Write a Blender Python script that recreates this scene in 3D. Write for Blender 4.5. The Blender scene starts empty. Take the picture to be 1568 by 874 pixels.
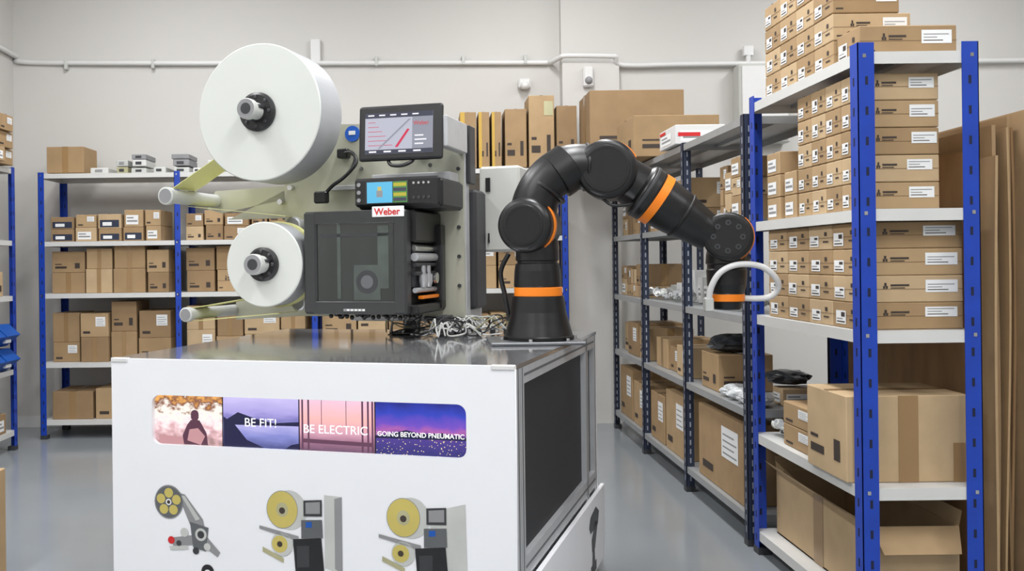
import bpy, bmesh, math, random
from mathutils import Vector, Matrix, Euler
random.seed(7)
sc=bpy.context.scene
sc.view_settings.view_transform='Standard'
sc.view_settings.look='None'
COL=sc.collection

# ---------------------------------------------------------------- materials
def mat(name,c,rough=.6,metal=0.,var=.06,scale=6.,bump=0.,emit=0.,coat=0.,stretch=None,trans=0.,alpha=1.):
    m=bpy.data.materials.new(name);m.use_nodes=True
    nt=m.node_tree;b=nt.nodes['Principled BSDF']
    b.inputs['Roughness'].default_value=rough
    b.inputs['Metallic'].default_value=metal
    b.inputs['Coat Weight'].default_value=coat
    b.inputs['Transmission Weight'].default_value=trans
    b.inputs['Alpha'].default_value=alpha
    tc=nt.nodes.new('ShaderNodeTexCoord');mp=nt.nodes.new('ShaderNodeMapping')
    if stretch: mp.inputs['Scale'].default_value=stretch
    nz=nt.nodes.new('ShaderNodeTexNoise');nz.inputs['Scale'].default_value=scale;nz.inputs['Detail'].default_value=4
    nt.links.new(tc.outputs['Object'],mp.inputs['Vector']);nt.links.new(mp.outputs['Vector'],nz.inputs['Vector'])
    rp=nt.nodes.new('ShaderNodeValToRGB')
    rp.color_ramp.elements[0].position=.3;rp.color_ramp.elements[1].position=.7
    lo=[max(0,x*(1-var)) for x in c];hi=[min(1,x*(1+var)) for x in c]
    rp.color_ramp.elements[0].color=(*lo,1);rp.color_ramp.elements[1].color=(*hi,1)
    nt.links.new(nz.outputs['Fac'],rp.inputs['Fac']);nt.links.new(rp.outputs['Color'],b.inputs['Base Color'])
    if bump:
        bp=nt.nodes.new('ShaderNodeBump');bp.inputs['Strength'].default_value=bump;bp.inputs['Distance'].default_value=.01
        nt.links.new(nz.outputs['Fac'],bp.inputs['Height']);nt.links.new(bp.outputs['Normal'],b.inputs['Normal'])
    if emit:
        nt.links.new(rp.outputs['Color'],b.inputs['Emission Color']);b.inputs['Emission Strength'].default_value=emit
    return m
def S(r,g,b): # srgb 0-255 -> linear
    return tuple(((x/255)/12.92 if x/255<=.04045 else ((x/255+.055)/1.055)**2.4) for x in (r,g,b))
M_wall=mat('wall_paint',S(203,201,197),.8,var=.02,scale=.7,bump=.03)
M_ceil=mat('ceiling_paint',S(224,224,224),.9,var=.02)
M_floor=mat('epoxy_floor',S(140,145,149),.16,var=.05,scale=1.2,bump=.01)
M_white=mat('white_panel',S(238,239,243),.35,var=.01)
M_wplast=mat('white_plastic',S(217,217,216),.4,var=.02)
M_steel=mat('brushed_steel_top',S(200,201,204),.09,.8,var=.08,scale=3,stretch=(1,6,1))
M_alu=mat('aluminium',S(192,194,197),.35,.35,var=.05,scale=20)
M_alud=mat('aluminium_groove',S(105,107,110),.4,.4)
M_plate=mat('plate_anodised',S(184,184,168),.4,.25,var=.04)
M_mesh=mat('black_mesh_panel',S(34,36,40),.6,var=.3,scale=220)
M_black=mat('black_plastic',S(27,27,29),.38,var=.15,scale=30)
M_rob=mat('robot_shell_black',S(17,17,18),.36,var=.2,scale=40,bump=.02)
M_rob2=mat('robot_shell_seam',S(6,6,7),.5)
M_orange=mat('orange_ring',S(240,130,22),.4,var=.03)
M_dgrey=mat('dark_grey_plastic',S(54,55,58),.45,var=.1)
M_door=mat('printer_door_plastic',S(50,51,52),.4,var=.08,scale=20)
M_glass=mat('smoked_window',S(30,36,34),.05,var=.3,scale=5,coat=1.,stretch=(3,1,.6))
M_glassg=mat('window_reflections_and_interior',S(66,75,71),.1,var=.3,scale=6,coat=.8)  # lighter tone for painted window reflections and the contents behind
M_roll=mat('label_roll_paper',S(207,210,205),.4,var=.02,scale=3)
M_rolls=mat('label_roll_edge',S(165,167,170),.5,var=.03,scale=60,stretch=(1,.05,1))
M_liner=mat('yellow_liner',S(218,217,152),.4,var=.05)
M_chrome=mat('chrome',S(205,205,205),.18,.95)
M_blue=mat('blue_rack_steel',S(20,62,168),.4,var=.08,scale=12)
M_navy=mat('navy_rack_steel',S(38,46,66),.5,var=.1,scale=12)
M_slot=mat('rack_slot',S(8,18,52),.7)
M_slotl=mat('rack_slot_painted_light',S(150,155,165),.7)  # pale colour painted as light showing through the perforations
M_shelf=mat('shelf_white_steel',S(208,208,205),.4,var=.03)
M_shelfg=mat('shelf_grey_steel',S(158,160,161),.4,.2,var=.05)
CB=[mat('cardboard_%d'%i,c,.8,var=.07,scale=9,bump=.08) for i,c in enumerate([S(174,146,109),S(160,132,96),S(188,162,126),S(148,121,88)])]
M_cbsheet=mat('cardboard_sheet',S(158,126,90),.85,var=.15,scale=5,bump=.15,stretch=(3,3,.6))
M_cbin=mat('cardboard_inner',S(118,94,68),.9,var=.1)
M_tape=mat('packing_tape',S(152,122,84),.22,var=.05)
M_lab=mat('paper_label',S(232,233,232),.6,var=.02)
M_ink=mat('printed_ink',S(62,52,46),.7)
M_inkg=mat('printed_ink_grey',S(140,140,142),.7)
M_part=mat('light_grey_part',S(190,192,188),.45,var=.1)
M_green=mat('beige_bin',S(172,168,132),.6,var=.15)
M_bbin=mat('blue_bin',S(22,84,170),.4)
M_bag=mat('clear_plastic_bag',S(205,208,210),.18,var=.15,scale=20,bump=.5,coat=.4)
M_dbag=mat('black_foam_bag',S(48,50,54),.35,var=.3,scale=14,bump=.5)
M_red=mat('red_print',S(200,30,35),.5)
M_cream=mat('electrical_box_grey',S(190,191,186),.5,var=.02)
M_bluest=mat('blue_sticker',S(25,90,190),.4)
M_yel=mat('yellow_print',S(196,180,98),.5)
M_label_y=mat('yellow_tape',S(196,158,62),.4)
M_lamp=mat('lamp_diffuser',(1,1,1),.5,emit=6.)
def emis(name,c,s=1.):
    m=bpy.data.materials.new(name);m.use_nodes=True;b=m.node_tree.nodes['Principled BSDF']
    b.inputs['Base Color'].default_value=(*[x*.1 for x in c],1);b.inputs['Emission Color'].default_value=(*c,1);b.inputs['Emission Strength'].default_value=s
    b.inputs['Roughness'].default_value=.2
    return m
E_white=emis('screen_text_white',(.9,.9,.95),1.)
E_grey=emis('screen_grey',S(150,152,165),.9)
E_dark=emis('screen_header',S(70,72,88),.9)
E_pink=emis('screen_red_line',S(210,60,90),.9)
E_cyan=emis('lcd_cyan',S(95,185,225),1.)
E_green=emis('lcd_green',S(90,150,80),.8)
E_yell=emis('lcd_yellow',S(200,190,70),.8)
E_lgrey=emis('screen_light',S(190,191,206),.9)

# ---------------------------------------------------------------- mesh builder
class MB:
    def __init__(s): s.v=[];s.f=[];s.m=[];s.sm=[];s.mats=[];s.M=Matrix.Identity(4)
    def mi(s,m):
        if m not in s.mats:s.mats.append(m)
        return s.mats.index(m)
    def add(s,vs,fs,m,smooth=False):
        o=len(s.v);s.v+= [tuple(s.M@Vector(p)) for p in vs]
        k=s.mi(m)
        for f in fs: s.f.append([i+o for i in f]);s.m.append(k);s.sm.append(smooth)
    def box(s,a,b,m,bev=0.,R=None,seg=1):
        a=Vector(a);b=Vector(b);lo=Vector([min(a[i],b[i]) for i in range(3)]);hi=Vector([max(a[i],b[i]) for i in range(3)])
        if bev<=0 and R is None:
            x0,y0,z0=lo;x1,y1,z1=hi
            s.add([(x0,y0,z0),(x1,y0,z0),(x1,y1,z0),(x0,y1,z0),(x0,y0,z1),(x1,y0,z1),(x1,y1,z1),(x0,y1,z1)],
              [(0,3,2,1),(4,5,6,7),(0,1,5,4),(1,2,6,5),(2,3,7,6),(3,0,4,7)],m);return
        bm=bmesh.new();bmesh.ops.create_cube(bm,size=1)
        c=(lo+hi)/2;d=hi-lo
        for v in bm.verts: v.co=Vector((v.co.x*d.x,v.co.y*d.y,v.co.z*d.z))
        if bev>0: bmesh.ops.bevel(bm,geom=bm.edges[:],offset=min(bev,min(d)*.45),segments=seg,affect='EDGES',profile=.5)
        T=Matrix.Translation(c)@(R.to_4x4() if R else Matrix.Identity(4))
        bm.verts.ensure_lookup_table()
        s.add([tuple(T@v.co) for v in bm.verts],[[v.index for v in f.verts] for f in bm.faces],m,False)
        bm.free()
    def prism(s,pts,z0,z1,m):
        n=len(pts)
        s.add([(p[0],p[1],z0) for p in pts]+[(p[0],p[1],z1) for p in pts],
              [list(range(n))[::-1],list(range(n,2*n))]+[(i,(i+1)%n,n+(i+1)%n,n+i) for i in range(n)],m)
    def xz(s,pts,y0,y1,m):   # polygon in xz extruded along y
        n=len(pts)
        s.add([(p[0],y0,p[1]) for p in pts]+[(p[0],y1,p[1]) for p in pts],
              [list(range(n)),list(range(n,2*n))[::-1]]+[(i,n+i,n+(i+1)%n,(i+1)%n) for i in range(n)],m)
    def lathe(s,p,ax,prof,m,n=32,cap=True):
        p=Vector(p);ax=Vector(ax).normalized()
        u=ax.orthogonal().normalized();w=ax.cross(u)
        rings=[]
        for k,q in enumerate(prof):
            rings.append([p+ax*q[0]+(u*math.cos(2*math.pi*i/n)+w*math.sin(2*math.pi*i/n))*q[1] for i in range(n)])
        for k in range(len(prof)-1):
            mm=prof[k][2] if len(prof[k])>2 else m
            s.add(rings[k]+rings[k+1],[(i,(i+1)%n,n+(i+1)%n,n+i) for i in range(n)],mm,True)
        if cap:
            mm=prof[0][2] if len(prof[0])>2 else m
            if prof[0][1]>1e-4:s.add(rings[0],[list(range(n))[::-1]],mm)
            mm=prof[-1][2] if len(prof[-1])>2 else m
            if prof[-1][1]>1e-4:s.add(rings[-1],[list(range(n))],mm)
    def cyl(s,a,b,r,m,n=20,r2=None):
        a=Vector(a);b=Vector(b);s.lathe(a,b-a,[(0,r),((b-a).length,r if r2 is None else r2)],m,n)
    def drum(s,a,b,r,m,bev=.02,n=40):   # cylinder with rounded rims
        a=Vector(a);b=Vector(b);L=(b-a).length
        pr=[(0,r-bev)]+[(bev*(1-math.cos(t*math.pi/10)),r-bev+bev*math.sin(t*math.pi/10)) for t in range(1,6)]
        s.lathe(a,b-a,pr+[(L-q[0],q[1]) for q in pr[::-1]],m,n)
    def ball(s,c,r,m,n=24,sx=(1,1,1)):
        k=n//2;vs=[];fs=[]
        for i in range(k+1):
            t=math.pi*i/k
            for j in range(n):
                q=2*math.pi*j/n
                vs.append((c[0]+r*sx[0]*math.sin(t)*math.cos(q),c[1]+r*sx[1]*math.sin(t)*math.sin(q),c[2]+r*sx[2]*math.cos(t)))
        for i in range(k):
            for j in range(n): fs.append((i*n+j,(i+1)*n+j,(i+1)*n+(j+1)%n,i*n+(j+1)%n))
        s.add(vs,fs,m,True)
    def tube(s,pts,r,m,n=8,sub=6,rs=None):
        P=[Vector(p) for p in pts]
        if sub>1 and len(P)>2:
            Q=[];rr=[]
            for i in range(len(P)-1):
                p0=P[max(i-1,0)];p1=P[i];p2=P[i+1];p3=P[min(i+2,len(P)-1)]
                for k in range(sub):
                    t=k/sub
                    Q.append(.5*((2*p1)+(p2-p0)*t+(2*p0-5*p1+4*p2-p3)*t*t+(3*p1-p0-3*p2+p3)*t**3))
                    if rs: rr.append(rs[i]*(1-t)+rs[i+1]*t)
            Q.append(P[-1])
            if rs: rr.append(rs[-1])
        else: Q=P;rr=rs
        vs=[];u=None
        for i,q in enumerate(Q):
            d=(Q[min(i+1,len(Q)-1)]-Q[max(i-1,0)])
            if d.length<1e-9:d=Vector((0,0,1))
            d.normalize()
            u=d.orthogonal().normalized() if u is None else (u-d*u.dot(d)).normalized()
            w=d.cross(u);ra=rr[i] if rr else r
            vs+=[q+(u*math.cos(2*math.pi*k/n)+w*math.sin(2*math.pi*k/n))*ra for k in range(n)]
        fs=[(i*n+k,i*n+(k+1)%n,(i+1)*n+(k+1)%n,(i+1)*n+k) for i in range(len(Q)-1) for k in range(n)]
        s.add(vs,fs,m,True)
        s.add(vs[:n],[list(range(n))[::-1]],m);s.add(vs[-n:],[list(range(n))],m)
    def obj(s,name,loc=(0,0,0),rz=0.,parent=None):
        me=bpy.data.meshes.new(name);me.from_pydata(s.v,[],s.f)
        for m in s.mats: me.materials.append(m)
        me.polygons.foreach_set('material_index',s.m);me.polygons.foreach_set('use_smooth',s.sm)
        me.update()
        o=bpy.data.objects.new(name,me);COL.objects.link(o);o.location=loc;o.rotation_euler=(0,0,rz)
        if parent:o.parent=parent
        return o
def text(parent,body,loc,rot,size,m,name='lettering',align='LEFT',bold=0.):
    c=bpy.data.curves.new(name,'FONT');c.body=body;c.size=size;c.extrude=.0004;c.align_x=align;c.offset=bold
    c.materials.append(m);o=bpy.data.objects.new(name,c);COL.objects.link(o);o.location=loc;o.rotation_euler=rot;o.parent=parent
    return o
H=math.pi/2
FRONT=(H,0,0)

# ---------------------------------------------------------------- cardboard helper
def frect(mb,face,B,u0,u1,v0,v1,m,off=.0015):
    x0,x1,y0,y1,z0,z1=B
    za=z0+(z1-z0)*v0;zb=z0+(z1-z0)*v1
    if face=='-y':
        a=x0+(x1-x0)*u0;b=x0+(x1-x0)*u1;y=y0-off
        mb.add([(a,y,za),(b,y,za),(b,y,zb),(a,y,zb)],[(0,1,2,3)],m)
    elif face=='-x':
        a=y1-(y1-y0)*u0;b=y1-(y1-y0)*u1;x=x0-off
        mb.add([(x,a,za),(x,b,za),(x,b,zb),(x,a,zb)],[(0,1,2,3)],m)
    elif face=='+x':
        a=y0+(y1-y0)*u0;b=y0+(y1-y0)*u1;x=x1+off
        mb.add([(x,a,za),(x,b,za),(x,b,zb),(x,a,zb)],[(0,1,2,3)],m)
    elif face=='top':
        a=x0+(x1-x0)*u0;b=x0+(x1-x0)*u1;c=y0+(y1-y0)*v0;d=y0+(y1-y0)*v1;z=z1+off
        mb.add([(a,c,z),(b,c,z),(b,d,z),(a,d,z)],[(0,1,2,3)],m)
RL=random.Random(3)
def marks(mb,face,B,kind):
    f=lambda *a,**k:frect(mb,face,B,*a,**k)
    if kind=='end':     # small box end: label left, logo block right, flap line
        j=RL.uniform(-.04,.04);k=RL.uniform(-.06,.06)
        f(0,1,.47,.49,M_cbin,off=.001)
        f(.10+j,.48+j,.14,.60+k,M_lab)
        f(.13+j,.44+j,.2,.25,M_ink,off=.002);f(.13+j,.36+j,.32,.36,M_inkg,off=.002);f(.3+j,.44+j,.42,.54+k,M_ink,off=.002)
        f(.64,.86,.3,.36,M_ink);f(.7,.8,.56,.72,M_ink)
    elif kind=='side':  # long side: label right, logo middle
        j=RL.uniform(-.04,.02);k=RL.uniform(-.05,.05)
        f(0,1,.49,.505,M_cbin,off=.001)
        f(.64+j,.95+j,.42+k,.84,M_lab)
        for i in range(3): f(.66+j,(.86,.80,.92)[i]+j,.5+k+i*.1,.53+k+i*.1,M_inkg if i else M_ink,off=.002)
        # three-diamond style mark + wordmark block
        f(.24,.262,.62,.74,M_ink);f(.228,.248,.52,.62,M_ink);f(.254,.274,.52,.62,M_ink)
        f(.30,.48,.61,.68,M_ink);f(.30,.44,.53,.56,M_ink);f(.05,.16,.15,.2,M_ink)
    elif kind=='tape':
        f(.42,.58,.0,1,M_tape)
    elif kind=='label':
        f(.55,.9,.45,.85,M_lab)
        for i in range(4): f(.58,.87-.05*(i%2),.5+i*.08,.52+i*.08,M_inkg,off=.002)
        f(.1,.35,.15,.25,M_ink)
    elif kind=='print':
        f(.1,.45,.2,.3,M_ink);f(.1,.3,.38,.42,M_ink);f(.7,.85,.2,.45,M_ink)
    elif kind=='wlabel':
        f(.1,.75,.15,.7,M_lab);f(.15,.7,.3,.4,M_inkg,off=.002);f(.15,.5,.5,.58,M_inkg,off=.002)
    elif kind=='blue':
        f(.08,.92,.1,.6,M_navy);f(.2,.6,.2,.45,M_lab,off=.002)
def cbox(mb,B,kinds={},ci=None,m=None):
    x0,x1,y0,y1,z0,z1=B
    mm=m or CB[random.randrange(4) if ci is None else ci]
    mb.box((x0,y0,z0),(x1,y1,z1),mm,bev=.003)
    L=x1-x0>y1-y0
    if m is None: frect(mb,'top',B,*((0,1,.44,.56) if L else (.44,.56,0,1)),M_tape,off=.001)
    for f,k in kinds.items(): marks(mb,f,B,k)

def fill(mb,face,a0,a1,d0,d1,z,hmax,wr=(.16,.32),hr=(.1,.2),gap=.01,fillp=1.,m=None,kinds=('print','label','tape','wlabel','side'),lo=.8):
    a=a0
    while a<a1-wr[0]*.8:
        w=random.uniform(*wr)
        if a+w>a1: w=a1-a
        if random.random()<fillp:
            zz=z;ht=random.uniform(lo,1.)*hmax;dd=random.uniform(0,.04);first=True
            while True:
                h=random.uniform(*hr)
                if zz+h>z+ht:
                    if first: h=min(h,hmax)
                    else: break
                j=random.uniform(0,.012)
                if face=='-y': B=(a+j,a+w-gap,d0+dd,d1,zz,zz+h)
                elif face=='-x': B=(d0+dd,d1,a+j,a+w-gap,zz,zz+h)
                else: B=(d0,d1-dd,a+j,a+w-gap,zz,zz+h)
                cbox(mb,B,{face:random.choice(kinds)},m=m)
                if face!='-y': marks(mb,'-y',B,random.choice(['tape','print','label']))
                zz+=h+.001;first=False
                if zz>=z+ht-hr[0]:break
        a+=w

# ---------------------------------------------------------------- room
def room():
    X0,X1,Y0,Y1,Z=-3.34,5.2,-2.2,7.4,4.0
    def slab(name,a,b,m):
        mb=MB();mb.box(a,b,m);return mb.obj(name)
    slab('floor',(X0-.1,Y0-.1,-.1),(X1+.1,Y1+.1,0),M_floor)
    slab('ceiling',(X0-.1,Y0-.1,Z),(X1+.1,Y1+.1,Z+.1),M_ceil)
    slab('wall_left',(X0-.1,Y0-.1,0),(X0,Y1+.1,Z),M_wall)
    slab('wall_right',(X1,Y0-.1,0),(X1+.1,Y1+.1,Z),M_wall)
    slab('wall_front',(X0,Y0-.1,0),(X1,Y0,Z),M_wall)
    mb=MB();mb.box((X0,Y1,0),(X1,Y1+.1,Z),M_wall)
    mb.box((1.08,Y1-.09,0),(X1,Y1,Z),M_wall)           # wall steps forward on the right
    mb.box((1.08,Y1-.15,0),(1.53,Y1-.09,2.86),M_wall)  # boxed-in pier
    mb.obj('wall_back')
    mb=MB();mb.box((X0+.001,Y1-.015,0),(1.079,Y1-.001,.09),M_wplast);mb.obj('baseboard_back')
    y=Y1-.025
    mb=MB()
    mb.tube([(X0+.03,3.5,3.02),(X0+.03,7.2,3.0),(X0+.06,y,2.95),(-2.6,y,2.93),(-1,y,2.91),(.98,y,2.89)],.02,M_wplast,sub=6)
    mb.tube([(1.0,y,2.89),(1.06,y-.12,2.90),(1.12,y-.155,2.91),(1.5,y-.155,2.90)],.02,M_wplast)
    mb.tube([(1.5,y-.155,2.90),(1.56,y-.11,2.84),(2.0,y-.11,2.84),(2.5,y-.11,2.84),(5.1,y-.11,2.84)],.02,M_wplast)
    mb.cyl((2.56,y-.11,2.84),(2.56,y-.11,2.93),.02,M_wplast)
    mb.box((-.93,y-.02,2.9),(-.85,y+.02,3.10),M_wplast,bev=.005)
    mb.box((2.52,y-.13,2.90),(2.6,y-.09,2.98),M_wplast,bev=.005)
    for x in (-2.9,-2.2,-1.5,-.4,.3,.8): mb.box((x-.012,y-.023,2.88),(x+.012,y+.022,2.955),M_part,bev=.003)
    mb.obj('electrical_conduit')
    mb=MB();mb.box((.74,Y1-.06,2.68),(.84,Y1-.002,2.76),M_wplast,bev=.015);mb.ball((.79,Y1-.07,2.7),.035,M_wplast);mb.obj('wall_sensor')
    mb=MB();mb.box((1.24,Y1-.2,2.66),(1.32,Y1-.152,2.82),M_wplast,bev=.012);mb.ball((1.28,Y1-.2,2.71),.03,M_inkg);mb.obj('motion_detector')
    mb=MB();mb.box((2.45,Y1-.24,2.2),(2.85,Y1-.092,2.82),M_cream,bev=.01);mb.box((2.47,Y1-.25,2.22),(2.83,Y1-.241,2.8),M_wplast,bev=.004);mb.box((2.8,Y1-.262,2.48),(2.815,Y1-.25,2.56),M_dgrey);mb.obj('wall_electrical_cabinet')
room()

def lamp(x,y,p):
    mb=MB();mb.box((x-.15,y-.62,3.93),(x+.15,y+.62,3.999),M_wplast,bev=.005);mb.box((x-.13,y-.6,3.925),(x+.13,y+.6,3.93),M_lamp)
    o=mb.obj('ceiling_light')
    l=bpy.data.lights.new('tube','AREA');l.shape='RECTANGLE';l.size=.26;l.size_y=1.2;l.energy=p*1.3;l.color=(.985,.99,1.)
    lo=bpy.data.objects.new('tube',l);COL.objects.link(lo);lo.location=(x,y,3.91);lo.parent=o
for x,y,p in [(-1.9,-.6,26),(.8,-.6,26),(-1.9,1.2,38),(.8,1.0,40),(3.6,.8,30),(-1.9,3.6,42),(.6,3.2,42),(3.6,3.6,34),(-1.9,5.6,27),(.8,5.6,31),(3.6,5.6,31)]: lamp(x,y,p)
w=bpy.data.worlds.new('world');sc.world=w;w.use_nodes=True;w.node_tree.nodes['Background'].inputs[0].default_value=(.8,.85,.9,1);w.node_tree.nodes['Background'].inputs[1].default_value=.3

# ---------------------------------------------------------------- racks
def rack(name,xs,ys,H_,zs,pm,sm,th=.035,pw=.045,slot=None):
    mb=MB();slot=slot or M_slot
    x0,x1=xs[0],xs[-1];y0,y1=ys[0],ys[-1]
    alongx=len(xs)>2 or (x1-x0)>(y1-y0)
    for i,x in enumerate(xs):
        for j,y in enumerate(ys):
            sx=1 if (x==x0 or (alongx and i<len(xs)-1)) else -1
            sy=1 if (y==y0 or (not alongx and j<len(ys)-1)) else -1
            mb.box((x,y,0),(x+sx*pw,y+sy*.003,H_),pm)
            mb.box((x,y,0),(x+sx*.003,y+sy*pw,H_),pm)
            mb.box((x-.002*sx,y-.002*sy,0),(x+sx*(pw+.004),y+sy*(pw+.004),.03),M_dgrey)
            k=.06
            while k<H_-.04:
                mb.box((x+sx*pw*.45,y-sy*.0006,k),(x+sx*pw*.62,y+sy*.0036,k+.028),slot)
                mb.box((x-sx*.0006,y+sy*pw*.45,k),(x+sx*.0036,y+sy*pw*.62,k+.028),slot)
                k+=.05 if slot is M_slotl else .1
            if pm is M_blue:    # shelf clips
                for z in zs: mb.box((x+sx*pw*.3,y-sy*.002,z-.02),(x+sx*pw*.5,y,z-.008),M_chrome)
    ax=xs if alongx else ys
    for i in range(len(ax)-1):
        for z in zs:
            if alongx: a=(xs[i]+.004,y0+.004);b=(xs[i+1]-.001,y1-.004)
            else: a=(x0+.004,ys[i]+.004);b=(x1-.004,ys[i+1]-.001)
            mb.box((a[0],a[1],z-.004),(b[0],b[1],z),sm)
            mb.box((a[0],a[1],z-th),(b[0],a[1]+.004,z-.004),sm);mb.box((a[0],b[1]-.004,z-th),(b[0],b[1],z-.004),sm)
            mb.box((a[0],a[1]+.004,z-th),(a[0]+.004,b[1]-.004,z-.004),sm);mb.box((b[0]-.004,a[1]+.004,z-th),(b[0],b[1]-.004,z-.004),sm)
            if alongx: mb.box((a[0]+.01,(a[1]+b[1])/2-.02,z-.02),(b[0]-.01,(a[1]+b[1])/2+.02,z-.004),M_shelfg)
            else: mb.box(((a[0]+b[0])/2-.02,a[1]+.01,z-.02),((a[0]+b[0])/2+.02,b[1]-.01,z-.004),M_shelfg)
    return mb.obj(name)
ZL=[.14,.57,1.09,1.48,1.99]
rack('storage_rack',[-2.92,-1.9,-.88,.14,1.05],[6.85,7.3],2.0,ZL,M_blue,M_shelf)
ZR=[.10,.525,1.045,1.45,1.97]
rack('storage_rack',[1.425,1.825],[3.02,4.04],2.0,ZR,M_blue,M_shelf,th=.04,pw=.055)
ZB=[.14,.61,1.03,1.47,1.93]
rack('storage_rack',[1.42,1.83],[4.10,5.08,6.08,7.06],1.94,ZB,M_navy,M_shelfg,slot=M_slotl)
rack('storage_rack',[-3.32,-2.935],[5.45,6.5],2.0,ZL,M_blue,M_shelf)

# --- contents of the near right-hand rack
mb=MB()
for c in range(4):
    for r in range(5):
        y=3.08+c*.125;z=1.451+r*.092
        B=(1.45,1.725,y,y+.121,z,z+.09)
        cbox(mb,B,{'-x':'end','-y':'side'},ci=(c+r)%3 if c else (r*2)%3)
for c,(y,w,n) in enumerate([(3.62,.13,2),(3.79,.15,3)]):
    for r in range(n):
        z=1.451+r*.095;cbox(mb,(1.46,1.75,y,y+w-.01,z,z+.093),{'-x':'wlabel'},ci=0)
for c in range(4):
    for r in range(4):
        y=3.08+c*.205;z=1.046+r*.091
        B=(1.45,1.80,y,y+.2,z,z+.09)
        cbox(mb,B,{'-x':'end','-y':'side'},ci=(c*2+r)%3 if c else (r+1)%3)
mb.obj('cardboard_box_stack')
mb=MB()
for c in range(4):
    for r in range([4,5,5,4][c]):
        y=3.28+c*.165;z=1.971+r*.098
        B=(1.46,1.70 if (c==0 and r>=2) else 1.74,y,y+.16,z,z+.096)
        cbox(mb,B,{'-x':'end','-y':'side'},ci=(c+2*r)%3)
cbox(mb,(1.47,1.80,3.10,3.27,1.971,2.075),{'-x':'end','-y':'side'},ci=1)
mb.obj('cardboard_box_stack')
mb=MB()
BB=(1.41,1.83,3.1,3.42,.526,.82)
cbox(mb,BB,{'-y':'tape','-x':'print'},ci=2)
frect(mb,'-y',BB,.12,.2,.0,1,M_tape)
frect(mb,'-y',BB,.86,.96,.0,.45,M_tape,off=.002)
mb.obj('cardboard_box')
mb=MB()
for r in range(2): cbox(mb,(1.46,1.72,3.5,3.78,.526+r*.09,.526+r*.09+.088),{'-y':'print','-x':'label'},ci=1)
mb.obj('cardboard_box_stack')
def open_box(name,x0,x1,y0,y1,z0,z1,ci=2):
    mb=MB();t=.006;m=CB[ci]
    mb.box((x0,y0,z0),(x1,y1,z0+t),m)
    mb.box((x0,y0,z0),(x0+t,y1,z1),m);mb.box((x1-t,y0,z0),(x1,y1,z1),m)
    mb.box((x0+t,y0,z0),(x1-t,y0+t,z1),m);mb.box((x0+t,y1-t,z0),(x1-t,y1,z1),m)
    h=.13
    mb.add([(x0,y0,z1),(x0,y1,z1),(x0-.06,y1-.02,z1+.05),(x0-.06,y0+.02,z1+.03)],[(0,1,2,3)],m)
    mb.add([(x0,y0,z1),(x1,y0,z1),(x1-.02,y0-.05,z1-.08),(x0+.02,y0-.05,z1-.08)],[(0,1,2,3)],CB[0])
    mb.add([(x1,y0,z1),(x1,y1,z1),(x1+.01,y1,z1+h*.5),(x1+.01,y0,z1+h*.4)],[(0,1,2,3)],m)
    mb.add([(x0,y1,z1),(x1,y1,z1),(x1,y1+.02,z1+.06),(x0,y1+.02,z1+.06)],[(0,1,2,3)],m)
    frect(mb,'-x',(x0,x1,y0,y1,z0,z1),.45,.55,0,1,M_tape)
    mb.obj(name)
open_box('open_cardboard_box',1.50,1.80,3.12,3.97,.101,.37)

def fittings(name,x0,x1,y0,y1,z,n,s=.02,mats=None):
    mb=MB();mats=mats or [M_chrome,M_part,M_alu]
    for i in range(n):
        x=random.uniform(x0,x1);y=random.uniform(y0,y1);h=random.uniform(0,s*1.2)
        r=random.uniform(.4,1)*s;a=Vector((random.uniform(-1,1),random.uniform(-1,1),random.uniform(-.3,.5))).normalized()
        L=r*random.uniform(1.2,3)
        p=Vector((x,y,z+r*1.3+h+.006))
        m=random.choice(mats)
        mb.lathe(p,a,[(-L/2,r*.6),(-L*.2,r*.6),(-L*.2,r),(L*.1,r),(L*.1,r*.5),(L/2,r*.5)],m,n=8)
    return mb.obj(name)
def bag(mb,c,r,m,sx=(1.2,1,.5)):
    bm=bmesh.new();bmesh.ops.create_icosphere(bm,subdivisions=3,radius=1)
    for v in bm.verts:
        n=1+random.uniform(-.16,.14)
        v.co=Vector((c[0]+v.co.x*r*sx[0]*n,c[1]+v.co.y*r*sx[1]*n,c[2]+r*sx[2]+max(v.co.z,-.9)*r*sx[2]*n))
    bm.verts.ensure_lookup_table()
    mb.add([tuple(v.co) for v in bm.verts],[[v.index for v in f.verts] for f in bm.faces],m,False);bm.free()
fittings('metal_fittings',1.48,1.75,3.84,3.97,.527,34,.022,[M_part,M_alu,M_dgrey])

# --- contents of the long side racks
mb=MB()
def side(y0,y1,z,hm,**k): fill(mb,'-x',y0,y1,1.46,1.78,z,hm,**k)
for (a,b,h,ci) in [(4.24,4.94,.38,1),(5.2,5.62,.36,0),(5.66,6.0,.3,1),(6.16,6.5,.3,0),(6.55,6.95,.36,1)]:
    B=(1.45,1.8,a,b,.141,.141+h);cbox(mb,B,{'-x':'label','-y':'tape'},ci=ci)
side(5.2,6.05,.611,.3,wr=(.2,.32),hr=(.14,.26))
side(6.15,7.0,.611,.34,wr=(.2,.32),hr=(.14,.26))
cbox(mb,(1.47,1.75,4.66,4.94,.611,.8),{'-x':'print','-y':'print'},ci=1)
cbox(mb,(1.62,1.78,4.2,4.32,.611,.69),{'-x':'wlabel','-y':'wlabel'},ci=2)
side(6.3,7.0,1.031,.3,wr=(.14,.2),hr=(.08,.16))
side(4.25,4.75,1.471,.36,wr=(.12,.16),hr=(.08,.14))
side(5.2,6.05,1.471,.36,wr=(.16,.28),hr=(.1,.2))
side(6.15,7.0,1.471,.38,wr=(.16,.28),hr=(.1,.2))
mb.obj('cardboard_box_stack')
mb=MB()
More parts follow.
